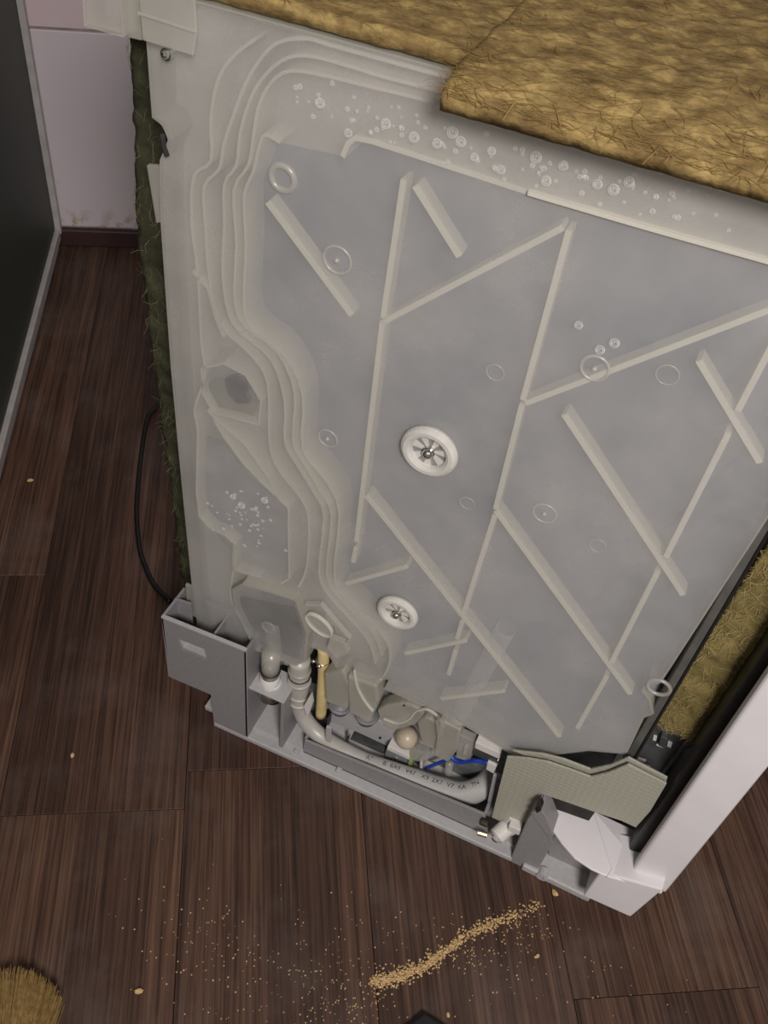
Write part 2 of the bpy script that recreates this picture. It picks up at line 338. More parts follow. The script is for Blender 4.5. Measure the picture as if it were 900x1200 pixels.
# cream rear sheet behind flange and channels (everything left of and above the chamber)
flange = [(-0.0029, 0.7871), (-0.0046, 0.7402), (-0.0056, 0.6991), (0.004, 0.6845), (-0.0033, 0.6659), (-0.0068, 0.6155), (-0.0082, 0.472), (-0.0066, 0.334), (-0.0036, 0.1611), (0.0007, 0.0922), (0.0302, 0.0893), (0.0686, 0.094), (0.0731, 0.1102), (0.0474, 0.1532), (0.0438, 0.1844), (0.0558, 0.2046), (0.1191, 0.2188), (0.1672, 0.1969), (0.1799, 0.1265), (0.2198, 0.1424), (0.2331, 0.1707), (0.2262, 0.2091), (0.1885, 0.2421), (0.1627, 0.2708), (0.1621, 0.3678), (0.146, 0.4035), (0.1217, 0.4303), (0.1195, 0.4924), (0.1001, 0.5288), (0.0715, 0.5427), (0.0638, 0.5633), (0.0661, 0.6192), (0.0652, 0.6592), (0.0724, 0.6807), (0.0807, 0.7028), (0.094, 0.7084), (0.1421, 0.7123), (0.1458, 0.7229), (0.1505, 0.7278), (0.1629, 0.7289), (0.2611, 0.7262), (0.2843, 0.7256), (0.4251, 0.7273), (0.4555, 0.7277), (0.4341, 0.7797), (0.3776, 0.7888), (0.2998, 0.7964), (0.2251, 0.799), (0.1465, 0.8002), (0.0756, 0.8027)]
flange = [(x, min(z, .793)) for x, z in flange]
part(MB().prism(flange, .060, .0625), 'rear_sheet', M['cream'], tank)
# cloudy filling of the big chamber: scatters light a little, as the haze of the plastic and water does
m, nt, b, o = new_mat('chamber_haze'); nt.nodes.remove(b); M['cloud'] = m
tr = nd(nt, 'ShaderNodeBsdfTransparent'); nt.links.new(tr.outputs[0], o.inputs[0])
vs = nd(nt, 'ShaderNodeVolumeScatter'); vs.inputs['Color'].default_value = (.58, .67, .84, 1); vs.inputs['Density'].default_value = 32; nt.links.new(vs.outputs[0], o.inputs['Volume'])
m, nt, b, o = new_mat('cream_haze'); nt.nodes.remove(b); M['creamhaze'] = m
tr = nd(nt, 'ShaderNodeBsdfTransparent'); nt.links.new(tr.outputs[0], o.inputs[0])
vs = nd(nt, 'ShaderNodeVolumeScatter'); vs.inputs['Color'].default_value = (.98, .95, .85, 1); vs.inputs['Density'].default_value = 24; nt.links.new(vs.outputs[0], o.inputs['Volume'])
fl2 = [(x, min(z, .792)) for x, z in [(0.0214, 0.7992), (0.0201, 0.7547), (0.0208, 0.7149), (0.028, 0.7017), (0.0226, 0.6845), (0.0205, 0.6369), (0.0187, 0.5004), (0.0212, 0.3699), (0.0242, 0.2059), (0.0298, 0.1415), (0.0469, 0.1365), (0.0835, 0.1489), (0.0878, 0.1641), (0.0674, 0.1952), (0.0639, 0.2249), (0.0732, 0.2401), (0.1317, 0.2553), (0.1776, 0.2344), (0.1892, 0.1747), (0.2273, 0.1881), (0.2366, 0.2098), (0.1944, 0.2754), (0.1697, 0.3029), (0.1694, 0.3958), (0.1541, 0.4301), (0.1309, 0.4558), (0.1289, 0.5152), (0.1105, 0.5501), (0.0831, 0.5634), (0.0759, 0.5831), (0.0782, 0.6366), (0.0774, 0.675), (0.0844, 0.6955), (0.0923, 0.7167), (0.1076, 0.7251), (0.1522, 0.7284), (0.1547, 0.7371), (0.1614, 0.7434), (0.1732, 0.7445), (0.2668, 0.7419), (0.2889, 0.7413), (0.4231, 0.7427), (0.452, 0.7431), (0.4324, 0.7908), (0.3784, 0.7996), (0.3042, 0.8068), (0.2328, 0.8092), (0.1578, 0.8104), (0.0901, 0.8128)]]
fz = part(MB().prism(fl2, T + .003, .0585), 'channel_haze', M['creamhaze'], tank); tag(fz, kind='stuff')  # added scattering volume, fades the channel walls like the haze of the plastic
cw = part(MB().prism(chamber, T + .003, T + .033), 'chamber_haze', M['cloud'], tank); tag(cw, kind='stuff')

# channel walls
chan = [
 [(0.0908, 0.7854), (0.0743, 0.7706), (0.0626, 0.7521), (0.0564, 0.725), (0.0551, 0.6951), (0.0406, 0.6795), (0.0369, 0.6394), (0.0398, 0.5989), (0.0396, 0.5361), (0.0412, 0.5015), (0.0289, 0.4587), (0.0309, 0.4316), (0.0269, 0.3202), (0.0654, 0.3008), (0.0587, 0.2277), (0.0641, 0.1935), (0.0886, 0.154)],
 [(0.2571, 0.7932), (0.2279, 0.795), (0.205, 0.7976), (0.1706, 0.798), (0.1405, 0.7977), (0.1252, 0.796), (0.1056, 0.7864), (0.0926, 0.7719), (0.0827, 0.7545), (0.0727, 0.7294), (0.0657, 0.7098), (0.0617, 0.6914), (0.0487, 0.6741), (0.0485, 0.6403), (0.0497, 0.6023), (0.0571, 0.5603), (0.0845, 0.5408), (0.1009, 0.517), (0.103, 0.4511), (0.1134, 0.4232), (0.1352, 0.3997), (0.1438, 0.3761), (0.1445, 0.313), (0.1366, 0.2761)],
 [(0.2695, 0.7836), (0.2161, 0.7846), (0.1776, 0.7838), (0.1521, 0.7845), (0.1256, 0.7836), (0.1088, 0.7764), (0.0938, 0.76), (0.0844, 0.7411), (0.0783, 0.7193), (0.0753, 0.6979), (0.0654, 0.6811), (0.0644, 0.6482), (0.0617, 0.6065), (0.0659, 0.5724), (0.0763, 0.5585), (0.1038, 0.5425), (0.1167, 0.5048), (0.1176, 0.4608), (0.128, 0.4416), (0.1473, 0.4133), (0.1587, 0.3884), (0.1573, 0.3114), (0.1699, 0.2811), (0.2015, 0.2526), (0.2182, 0.232), (0.2264, 0.2048)],
 [(0.2605, 0.776), (0.2089, 0.7771), (0.1727, 0.776), (0.1371, 0.7747), (0.1148, 0.7717), (0.1018, 0.7615), (0.0926, 0.7433), (0.0887, 0.7222), (0.0846, 0.7006), (0.0729, 0.6788), (0.0741, 0.636), (0.0716, 0.5879), (0.0802, 0.5657), (0.109, 0.5521), (0.1249, 0.52), (0.1252, 0.4816), (0.1267, 0.458), (0.1396, 0.4389), (0.1539, 0.4166), (0.166, 0.3933), (0.1656, 0.3098), (0.1847, 0.2806), (0.2191, 0.2526), (0.2312, 0.223)],
 [(0.1084, 0.7236), (0.097, 0.7256), (0.0925, 0.7144), (0.0885, 0.6974), (0.081, 0.6768), (0.0819, 0.6386), (0.0797, 0.5854), (0.087, 0.5658), (0.1143, 0.5525), (0.1327, 0.5179), (0.1348, 0.4588), (0.158, 0.4333), (0.1732, 0.3992), (0.1739, 0.3069), (0.1985, 0.2796), (0.2343, 0.2481), (0.2409, 0.2116), (0.233, 0.1753)],
]
def sm2(l, k=3): return [(p.x, p.y) for p in smooth_line([(a, b2, 0) for a, b2 in l], k)]
for i, l in enumerate(chan):
    l = [(x, min(z, .7935)) for x, z in l]
    part(MB().wall(sm2(l), .0022, T + .0024, T + .029), 'channel_wall', M['wall'], tank)
upper = [[(0.1543, 0.7272), (0.1578, 0.7374), (0.1622, 0.742), (0.174, 0.7431), (0.2676, 0.7405), (0.2897, 0.7399), (0.3534, 0.7403), (0.4237, 0.7415), (0.4732, 0.7429)]]
part(MB().wall(upper[0], .0035, T + .0012, T + .029), 'chamber_top_wall', M['wall'], tank)
part(MB().wall([(0.2792, 0.7418), (0.2901, 0.7418), (0.3535, 0.7421), (0.4234, 0.7433), (0.4726, 0.7447)], .0028, T - .003, T + .001), 'chamber_top_ridge', M['wall'], tank)
pocket = [[(0.0382, 0.5075), (0.0598, 0.5215), (0.0804, 0.5175), (0.0946, 0.4963), (0.0922, 0.4688), (0.0748, 0.467), (0.0478, 0.463), (0.0385, 0.48)], [(0.042, 0.4643), (0.0572, 0.4394), (0.0765, 0.4162), (0.0973, 0.3994), (0.1228, 0.3812), (0.126, 0.2832), (0.114, 0.2656), (0.089, 0.2645), (0.0625, 0.2602), (0.0643, 0.2977)],
          [(0.0346, 0.6001), (0.0476, 0.5894), (0.0534, 0.5646), (0.0606, 0.5484)], [(0.0451, 0.4579), (0.0777, 0.4406), (0.1024, 0.4106), (0.1113, 0.3877)]]
part(MB().wall(pocket[0], .002, T + .0024, T + .028, closed=True), 'pocket_wall', M['wall'], tank)
for l in pocket[1:]: part(MB().wall(l, .002, T + .0024, T + .028), 'pocket_wall', M['wall'], tank)
# the dark hole in the sheet with torn dirty rim
m, nt, b, o = new_mat('stained_plastic'); M['stain'] = m; M['pocket'] = mottled('pocket_grey', (.20, .20, .20), (.34, .33, .32), 30, .5)
b.inputs['Base Color'].default_value = (.22, .21, .14, 1); b.inputs['Alpha'].default_value = .55
part(MB().prism(sm2([(0.0388, 0.4863), (0.0517, 0.4971), (0.0698, 0.4991), (0.0845, 0.4941), (0.0827, 0.4687), (0.0624, 0.456), (0.0403, 0.4602), (0.0388, 0.4863)], 3)[:-1], .0405, .042), 'stained_patch', M['stain'], tank)
part(MB().prism(sm2([(0.029, 0.4159), (0.0485, 0.4143), (0.0729, 0.3824), (0.1135, 0.3593), (0.1162, 0.2764), (0.0657, 0.264), (0.024, 0.311), (0.029, 0.4159)], 2)[:-1], .046, .048), 'pocket_back', M['pocket'], tank)
part(MB().prism([(0.06, 0.5045), (0.0699, 0.5113), (0.0802, 0.5093), (0.0809, 0.4996), (0.0776, 0.4945), (0.0824, 0.4882), (0.0717, 0.4836), (0.0629, 0.4901)], .0328, .040), 'dark_opening', M['dark'], tank)

# ribs: solid bars from the front sheet to the back of the chamber, tapering in depth
ribs = [[(0.0999, 0.6786), (0.1696, 0.61)], [(0.1978, 0.7242), (0.1941, 0.6169)], [(0.1939, 0.6131), (0.1922, 0.3744)], [(0.1921, 0.3651), (0.191, 0.3455)], [(0.2057, 0.7225), (0.2423, 0.6834)],
        [(0.3039, 0.7244), (0.1951, 0.6143)], [(0.3084, 0.7236), (0.3064, 0.5883)], [(0.3067, 0.5837), (0.3067, 0.4753)], [(0.3074, 0.4677), (0.3019, 0.3378)], [(0.3025, 0.3242), (0.3016, 0.2974)], [(0.3028, 0.2791), (0.3019, 0.2386)],
        [(0.4388, 0.7158), (0.3088, 0.5862)], [(0.3372, 0.5881), (0.4646, 0.4592)], [(0.4089, 0.6642), (0.4705, 0.6036)], [(0.4457, 0.6912), (0.4436, 0.6374)], [(0.4443, 0.6177), (0.4411, 0.4916)], [(0.4401, 0.473), (0.4367, 0.3496)],
        [(0.4378, 0.3282), (0.4331, 0.2392)], [(0.307, 0.4735), (0.4623, 0.3185)], [(0.1962, 0.4357), (0.4211, 0.2143)], [(0.1864, 0.3118), (0.2422, 0.3683)], [(0.2551, 0.2434), (0.3098, 0.3)], [(0.3002, 0.1949), (0.3574, 0.2495)]]
for l in ribs:
    part(MB().wall(l, .0042, T + .0010, T + .0145, taper=.75), 'rib', M['wall'], tank)

# moulded bosses
def ring(px, z, R, r, mat='clip', name='boss_ring', y=T + .0006, dot=0):
    mb = MB().torus((px, y, z), (0, 1, 0), R, r)
    if dot: mb.ball((px, y - .001, z), dot, 10, 6)
    return part(mb, name, M[mat], tank, smooth=True)
for (x, z), R, r, dot in (((0.1121, 0.7005), .0088, .0024, 0), ((0.1559, 0.6522), .0105, .0011, .0022), ((0.1579, 0.4849), .0085, .0009, .002), ((0.3484, 0.6344), .0095, .0013, .0022),
                          ((0.3448, 0.4909), .0092, .0009, .002), ((0.2827, 0.6041), .0065, .0006, 0), ((0.3942, 0.6473), .0075, .0006, 0), ((0.391, 0.478), .0065, .0005, 0), ((0.2832, 0.4713), .006, .0006, 0), ((0.4808, 0.3437), .0095, .0018, 0)):
    ring(x, z, R, r, dot=dot)
# spoked vent caps
def vent(x, z, R, name='vent_cap'):
    mb = MB().mat(0).torus((x, T - .003, z), (0, 1, 0), R * .84, R * .22, 36, 10)
    n = 14
    for k in range(n):
        a0 = 2 * math.pi * k / n; a1 = 2 * math.pi * (k + 1) / n; Ro = R * .78
        mb.mat(1 if k % 2 else 0); yy = T - .003 + (.0012 if k % 2 else 0)
        c0 = (x + .2 * R * math.cos(a0), yy, z + .2 * R * math.sin(a0)); c1 = (x + .2 * R * math.cos(a1), yy, z + .2 * R * math.sin(a1))
        o0 = (x + Ro * math.cos(a0), yy, z + Ro * math.sin(a0)); o1 = (x + Ro * math.cos(a1), yy, z + Ro * math.sin(a1))
        vsx = [c0, c1, o1, o0]; mb.add(vsx + [(p[0], p[1] + .004, p[2]) for p in vsx], [(0, 1, 2, 3), (4, 7, 6, 5), (0, 4, 5, 1), (1, 5, 6, 2), (2, 6, 7, 3), (3, 7, 4, 0)])
    mb.mat(2).ball((x, T - .006, z), R * .2, 16, 10).tube([(x, T - .005, z), (x, T + .01, z)], R * .23, 14)
    return part(mb, name, [M['capring'], M['capdark'], M['metal']], tank, smooth=False)
M['capring'] = mottled('glossy_milky_ring', (.56, .545, .50), (.64, .62, .57), 60, .16)
M['capdark'] = mottled('grey_gap', (.20, .20, .205), (.27, .27, .275), 60, .6)
x, z = (0.2459, 0.5137); vent(x, z, .0225)
x, z = (0.2421, 0.3059); vent(x, z, .0195)

# clear inlet tube lying in the chamber
(x0, z0), (x1, z1) = (0.3413, 0.3277), (0.3203, 0.16)
part(MB().tube([(x0, .041, z0), (x1, .041, z1)], .0088, 24, caps=False).torus((x0, .040, z0), (x1 - x0, 0, z1 - z0), .0088, .0007, 28, 6).ball((x0 - .0005, .033, z0), .0016, 8, 6), 'inlet_tube', M['tubeclear'], tank, smooth=True)

# condensation drops under the front sheet
def drop(mb, x, z, R): mb.torus((x, T - .0002, z), (0, 1, 0), R, R * .42, 12, 6).ball((x - R * .1, T, z + R * .1), R * .3, 6, 4)
big = [(0.1579, 0.7446), (0.1825, 0.7573), (0.2018, 0.754), (0.217, 0.7545), (0.2318, 0.7597), (0.2418, 0.7528), (0.2517, 0.7594), (0.2595, 0.7498), (0.2788, 0.7634), (0.288, 0.7511), (0.2958, 0.763), (0.3279, 0.7576), (0.3352, 0.7646), (0.318, 0.7579), (0.2257, 0.7638), (0.3555, 0.6582), (0.33, 0.6627), (0.3479, 0.6498), (0.1374, 0.7582), (0.0754, 0.3639), (0.0996, 0.3829), (0.0665, 0.3709)]
for i, (x, z) in enumerate(big):
    mb = MB(); drop(mb, x, z, random.uniform(.0019, .0029)); part(mb, 'droplet', M['drop'], tank, smooth=True)
mb = MB(); random.seed(3)
a, b2 = (0.1196, 0.7551), (0.3985, 0.7581)
for k in range(95):
    t = random.random() ** 1.15; x = a[0] + (b2[0] - a[0]) * t; z = a[1] + (b2[1] - a[1]) * t + random.gauss(0, .007)
    z = min(max(z, .72), .788); drop(mb, x, z, random.uniform(.0005, .0013))
for k in range(45):
    c = (0.0815, 0.3461); drop(mb, c[0] + random.gauss(0, .017), c[1] + random.gauss(0, .022), random.uniform(.0005, .0013))
tag(part(mb, 'small_droplets', M['drop'], tank, smooth=True), kind='stuff')

# lower left port block of the tank
pb = [(0.0696, 0.2459), (0.0816, 0.2625), (0.1396, 0.2712), (0.1544, 0.2246), (0.1532, 0.1774), (0.1426, 0.1624), (0.0946, 0.1603), (0.0865, 0.1812), (0.0729, 0.2155)]
part(MB().prism([(0.0722, 0.2272), (0.134, 0.246), (0.1461, 0.2047), (0.1415, 0.1605), (0.0962, 0.1463), (0.0797, 0.1776)], .0270, .0295), 'port_recess', M['portdark'] if 'portdark' in M else M['bitumen'], tank)  # dark plate before the sheet, shade of the recess put into its colour
part(MB().wall(pb, .003, .0202, T + .030, closed=True), 'port_wall', M['spout'], tank)
part(MB().prism(pb, .018, .0200), 'port_cover', M['front'], tank)
(x0, z0), (x1, z1) = (0.11, 0.2064), (0.1159, 0.1427)
part(MB().tube([(x0, .0305, z0), (x1, .0305, z1)], .0098, 18).torus((x0, .0215, z0), (0, 1, 0), .0075, .0014, 22, 6), 'port_tube', M['clip'], tank, smooth=True)
# oval cover and its tab
(xo, zo) = (0.1649, 0.2417); ov = []
for k in range(28):
    t = 2 * math.pi * k / 28; px_, pz_ = .0165 * math.cos(t), .0105 * math.sin(t); an = math.radians(-38)
    ov.append((xo + px_ * math.cos(an) - pz_ * math.sin(an), zo + px_ * math.sin(an) + pz_ * math.cos(an)))
part(MB().prism(ov, .024, .0275), 'oval_cover', M['clip'], tank)
part(MB().wall(ov, .0012, .0225, .026, closed=True), 'oval_rim', M['wall'], tank)
part(MB().wall([(0.1488, 0.2659), (0.1651, 0.2758), (0.1799, 0.2603), (0.1989, 0.2414), (0.1926, 0.2244)], .0016, .0225, .028), 'cover_frame', M['clip'], tank)
part(MB().prism([(0.1787, 0.2328), (0.1938, 0.2339), (0.2004, 0.2207), (0.1883, 0.2023), (0.176, 0.2136)], .021, .028), 'cover_tab', M['clip'], tank, bevel=.001)
# spouts under the tank
part(MB().prism([(0.174, 0.1613), (0.1955, 0.1836), (0.2065, 0.1549), (0.2046, 0.1136), (0.1789, 0.1105)], .024, .046), 'spout', M['spout'], tank, bevel=.003, seg=3)
part(MB().prism([(0.2007, 0.1794), (0.2344, 0.1838), (0.2389, 0.1582), (0.2326, 0.1101), (0.2076, 0.1141)], .022, .046), 'spout', M['spout'], tank, bevel=.003, seg=3)
part(MB().wall(sm2([(0.2085, 0.1955), (0.2144, 0.1699), (0.2249, 0.1499), (0.2348, 0.1389)], 4), .0012, .0195, .023), 'spout_seam', M['wall'], tank)
# side tab and top tabs
part(MB().prism([(-0.0013, 0.6744), (0.0097, 0.6769), (0.0089, 0.6317), (0.0027, 0.629)], .036, .0400), 'side_tab', M['clip'], tank, bevel=.0008)
part(MB().prism([(0.0001, 0.1968), (0.0138, 0.1961), (0.0132, 0.1445), (0.0002, 0.1458)], .036, .0400), 'side_tab', M['clip'], tank, bevel=.0008)
part(MB().prism([(0.0179, 0.8003), (0.0181, 0.7716), (0.0547, 0.771), (0.058, 0.7856), (0.0575, 0.8089)], .017, .0195).prism([(0.0168, 0.7892), (0.0581, 0.7876), (0.058, 0.7856), (0.0165, 0.7871)], .0155, .017), 'inlet_bracket', M['clip'], bevel=.0008)
part(MB().prism([(-0.031, 0.7874), (-0.0329, 0.7661), (-0.0034, 0.766), (-0.0027, 0.7935)], .029, .0315).wall([(-0.031, 0.7874), (-0.0329, 0.7661), (-0.0034, 0.766), (-0.0027, 0.7935)], .0015, .026, .05, closed=True), 'inlet_nozzle', M['clip'], bevel=.0006)
part(MB().prism([(-0.0096, 0.7915), (-0.0065, 0.7624), (0.0053, 0.763), (0.0054, 0.7947)], .034, .044), 'inlet_neck', M['spout'], bevel=.001)
(x, z) = (0.0299, 0.7637); part(MB().tube([(x, .024, z), (x, .030, z)], .004, 12).ball((x, .024, z), .003, 8, 6), 'bracket_screw', M['metal'])
part(MB().tube([(*(0.0242, 0.6927)[:1], .026, (0.0242, 0.6927)[1]), ((0.0219, 0.6989)[0], .026, (0.0219, 0.6989)[1]), ((0.0199, 0.7069)[0], .028, (0.0199, 0.7069)[1])], .0018, 8), 'hook', M['dark'])

# ------------------------------------------------------------------ wool insulation
def fbm(p, s, o=4): return mn.fractal(Vector(p) * s, 1.0, 2.0, o)
def wool_sheet(name, corner_fn, nu, nv, thick, mat, fib_mat, n_fib, amp=.003, freq=28, flow=None, flen=(.012, .03), parent=None):
    """corner_fn(u,v)->(point, normal); a lumpy slab with loose fibres lying on it"""
    mb = MB(); top = []; bot = []
    for j in range(nv + 1):
        for i in range(nu + 1):
            p, n_ = corner_fn(i / nu, j / nv); p = Vector(p); n_ = Vector(n_)
            h = amp * fbm(p, freq) + amp * .5 * fbm(p + Vector((3, 1, 2)), freq * 4); top.append(p + n_ * h); bot.append(p - n_ * thick)
    W = nu + 1; fs = []; N = len(top)
    for j in range(nv):
        for i in range(nu):
            a_ = j * W + i; fs.append((a_, a_ + 1, a_ + 1 + W, a_ + W)); fs.append((N + a_, N + a_ + W, N + a_ + 1 + W, N + a_ + 1))
    edge = [i for i in range(W)] + [j * W + nu for j in range(1, nv + 1)] + [nv * W + i for i in range(nu - 1, -1, -1)] + [j * W for j in range(nv - 1, 0, -1)]
    for k in range(len(edge)):
        a_, b_ = edge[k], edge[(k + 1) % len(edge)]; fs.append((a_, N + a_, N + b_, b_))
    mb.add(top + bot, fs); o = part(mb, name, mat, parent, smooth=True)
    fb = MB()
    for k in range(n_fib):
        u, v = random.random(), random.random()
        if random.random() < .22: (u, v) = random.choice([(u, random.random() ** 4 * .06), (u, 1 - random.random() ** 4 * .06), (random.random() ** 4 * .04, v), (1 - random.random() ** 4 * .04, v)])
        p, n_ = corner_fn(u, v); p = Vector(p); n_ = Vector(n_); h = amp * fbm(p, freq) + amp * .5 * fbm(p + Vector((3, 1, 2)), freq * 4)
        d = Vector(flow) if flow and random.random() < .75 else Vector((random.gauss(0, 1), random.gauss(0, 1), random.gauss(0, 1)))
        d = d + Vector((random.gauss(0, .35), random.gauss(0, .35), random.gauss(0, .35))); d = (d - n_ * d.dot(n_)).normalized(); s_ = d.cross(n_)
        ln = random.uniform(*flen); wd = random.uniform(.00010, .00025); bend = random.gauss(0, .3) * ln; q = []
        for t in (-.5, 0, .5):
            c = p + d * ln * t + s_ * bend * (t * t * 4 - .5) * .5 + n_ * (h + .0006 + random.random() * .0012); q += [c - s_ * wd, c + s_ * wd]
        fb.add(q, [(0, 1, 3, 2), (2, 3, 5, 4)])
    tag(part(fb, 'wool_fibres', fib_mat, o), kind='stuff'); return o
# top blanket: left part ends above the tank, right part hangs out over it
def top_left(u, v): return ((-.03 + .262 * u, .033 + .447 * v + .002 * fbm((u * 5, v, 1), 3), .8115), (0, 0, 1))
XR = .66
def top_right(u, v):
    x = .2270 + (XR - .2270) * u + .012 * v
    if v < .18: t = v / .18; y = -.006 + .046 * t; z = .8 + .013 * math.sin(t * math.pi / 2)
    else: t = (v - .18) / .82; y = .040 + .44 * t; z = .813
    return ((x, y + .0015 * fbm((u * 9, v, 5), 4), z), (0, -.25 if v < .1 else 0, 1))
wool_sheet('top_wool', top_left, 90, 120, .011, M['wool'], M['woolfibre'], 1000, .0022, 30, (1, .12, 0))
wool_sheet('top_wool', top_right, 150, 130, .010, M['wool'], M['woolfibre'], 3500, .0028, 30, (1, .12, 0))
# back wrap, greenish strip beside the tank, its shade put into the colour
zz = [(p[1], p[0]) for p in [(-0.0294, 0.7866), (-0.029, 0.7484), (-0.0304, 0.7365), (-0.031, 0.7185), (-0.0338, 0.6732), (-0.041, 0.592), (-0.0394, 0.5439), (-0.0385, 0.4818), (-0.0358, 0.432), (-0.0346, 0.3816), (-0.0312, 0.3012), (-0.0286, 0.2237), (-0.028, 0.1358), (-0.0241, 0.0899)]]
def back_edge(z):
    for (z0_, x0_), (z1_, x1_) in zip(zz, zz[1:]):
        if z <= z0_ and z >= z1_: t = (z0_ - z) / (z0_ - z1_ + 1e-9); return x0_ + (x1_ - x0_) * t
    return zz[0][1] if z > zz[0][0] else zz[-1][1]
def back_strip(u, v):
    z = .14 + .655 * v; xl = back_edge(z) + .0022 * fbm((1, 2, z), 60); return ((xl + (.062 - xl) * u, .070, z), (0, -1, 0))
wool_sheet('back_wool', back_strip, 24, 150, .02, M['woolshade'], M['shadefibre'], 700, .0022, 50, (.25, 0, 1), (.008, .02))
def back_face(u, v):
    z = .14 + .655 * v; return ((back_edge(z) + .002 * fbm((u, 5, z), 30), .075 + .38 * (1 - u), z), (-1, 0, 0))
wool_sheet('back_wool', back_face, 20, 60, .015, M['woolshade'], M['shadefibre'], 100, .003, 40, (0, .2, 1))
# front strip beside the door
def front_strip(u, v):
    a0 = Vector((.4925, .283)); a1 = Vector((.515, .79)); b0_ = Vector((.5375, .273)); b1 = Vector((.562, .79))
    p = (a0 * (1 - v) + a1 * v) * (1 - u) + (b0_ * (1 - v) + b1 * v) * u
    return ((p.x + .001 * fbm((u * 4, v * 40, 1), 2), .042, p.y + .003 * fbm((u * 4, 3, v), 6)), (0, -1, 0))
wool_sheet('front_wool', front_strip, 24, 120, .02, M['woololive'], M['olivefibre'], 1100, .0028, 60, None, (.006, .018))

# ------------------------------------------------------------------ front frame, seal and door
part(MB().prism([(.4835, .205), (.4905, .205), (.5010, .79), (.4945, .79)], .034, .046), 'frame_strip', M['strip'], bevel=.001)
part(MB().prism([(.4915, .200), (.4935, .200), (.5040, .79), (.5015, .79)], .036, .050), 'frame_lip', M['black'])
fp = part(MB().prism([(.478, .16), (.536, .16), (.542, .275), (.484, .29)], .056, .058), 'frame_plate', M['darksteel'], bevel=.0006)
for q in ([(0.5056, 0.2542), (0.5124, 0.2533), (0.5147, 0.2381), (0.5078, 0.2389)],):
    part(MB().prism(q, .049, .056), 'clip', M['darksteel'], fp, bevel=.0008)
for q in ([(0.5009, 0.2428), (0.5039, 0.2436), (0.5051, 0.2368), (0.5021, 0.236)], [(0.5149, 0.2429), (0.5189, 0.2429), (0.5196, 0.2356), (0.5161, 0.2361)], [(0.5066, 0.2348), (0.5131, 0.2352), (0.5136, 0.2309), (0.5071, 0.2305)], [(0.5054, 0.1934), (0.5121, 0.1939), (0.5126, 0.1893), (0.5059, 0.1888)], [(0.4985, 0.1994), (0.5059, 0.2005), (0.506, 0.1972), (0.4986, 0.1962)]):
    part(MB().prism(q, .0545, .057), 'slot', M['whiteplastic'], fp)
part(MB().prism([(.521, .165), (.525, .165), (.532, .275), (.528, .275)], .050, .056), 'frame_rail', M['strip'], bevel=.0008)
part(MB().prism([(.526, .10), (.552, .10), (.566, .80), (.5395, .80)], .014, .060), 'door_seal', M['black'], bevel=.003)
door = part(MB().prism([(.5345, .103), (.5735, .086), (.590, .815), (.5425, .815)], -.006, .008), 'door', M['white'], bevel=.0035, seg=3)
part(MB().prism([(.553, .103), (.572, .095), (.588, .815), (.566, .815)], .008, .455), 'door_panel', M['white'], door, bevel=.002)

# kick plate wing at the foot of the door
part(MB().slab([(.4321, .0261), (.4467, .003), (.462, -.0085), (.4788, -.0180), (.497, -.0215), (.5133, -.0217), (.5155, -.0110), (.482, .0405), (.4729, .0401), (.452, .036)],
               [.097] * 10, [.1005, .1005, .101, .101, .1005, .1, .1005, .102, .1015, .101]), 'kick_wing', M['white'], bevel=.0012)
part(MB().slab([(.5133, -.0217), (.5684, -.0125), (.555, .047), (.5423, .0453), (.4969, .0404), (.482, .0405), (.5155, -.0110)],
               [.095, .095, .084, .084, .084, .097, .097], [.1, .1, .090, .089, .0895, .1015, .1003]), 'kick_shelf', M['white'], bevel=.001)
kb = [*[(0.5064, 0.0961), (0.5653, 0.1154), (0.5555, 0.0352), (0.5041, 0.0341)]]
part(MB().prism(kb, -.0185, .03), 'kick_plate', M['white'], bevel=.0022, seg=3)
# right grey block of the base
part(MB().prism([(0.4227, 0), (0.4226, 0.1005), (0.4269, 0.1361), (0.4557, 0.0768), (0.4535, -0.0086)], 0, .045), 'base_block', M['grey'], bevel=.0012)
part(MB().prism([(0.4229, 0.1195), (0.4292, 0.1363), (0.4393, 0.1233), (0.4525, 0.0974), (0.4532, 0.0823)], -.003, .02), 'block_hinge', M['grey'], bevel=.001)
part(MB().prism([(0.4248, 0.1377), (0.4276, 0.1456), (0.4311, 0.1378), (0.4283, 0.1298)], -.006, .004), 'hinge_pin', M['black'])
part(MB().prism([(0.4247, 0.1042), (0.4258, 0.1328), (0.4818, 0.1403), (0.4799, 0.1125)], .02, .026), 'block_top', M['dark'])
part(MB().prism([(0.4095, -0.0491), (0.4139, 0.0672), (0.4249, 0.1056), (0.4281, -0.0629)], .03, .033), 'block_side', M['grey'], bevel=.001)
part(MB().prism([(0.4526, 0.0512), (0.5185, 0.0535), (0.5233, -0.0191), (0.4624, -0.0143)], .020, .024), 'block_recess_wall', M['grey'], bevel=.001)
part(MB().slab([(.437, -.004), (.515, -.006), (.515, .024), (.437, .024)], 0, .011), 'block_foot', M['greylight'], bevel=.002)
(x, z) = (0.4604, 0.0135); part(MB().tube([(x, -.006, .008), (x, .004, .008)], .0065, 16).tube([(x + .004, -.0075, .009), (x + .004, 0, .009)], .0022, 10), 'foot_roller', M['greylight'], smooth=False)
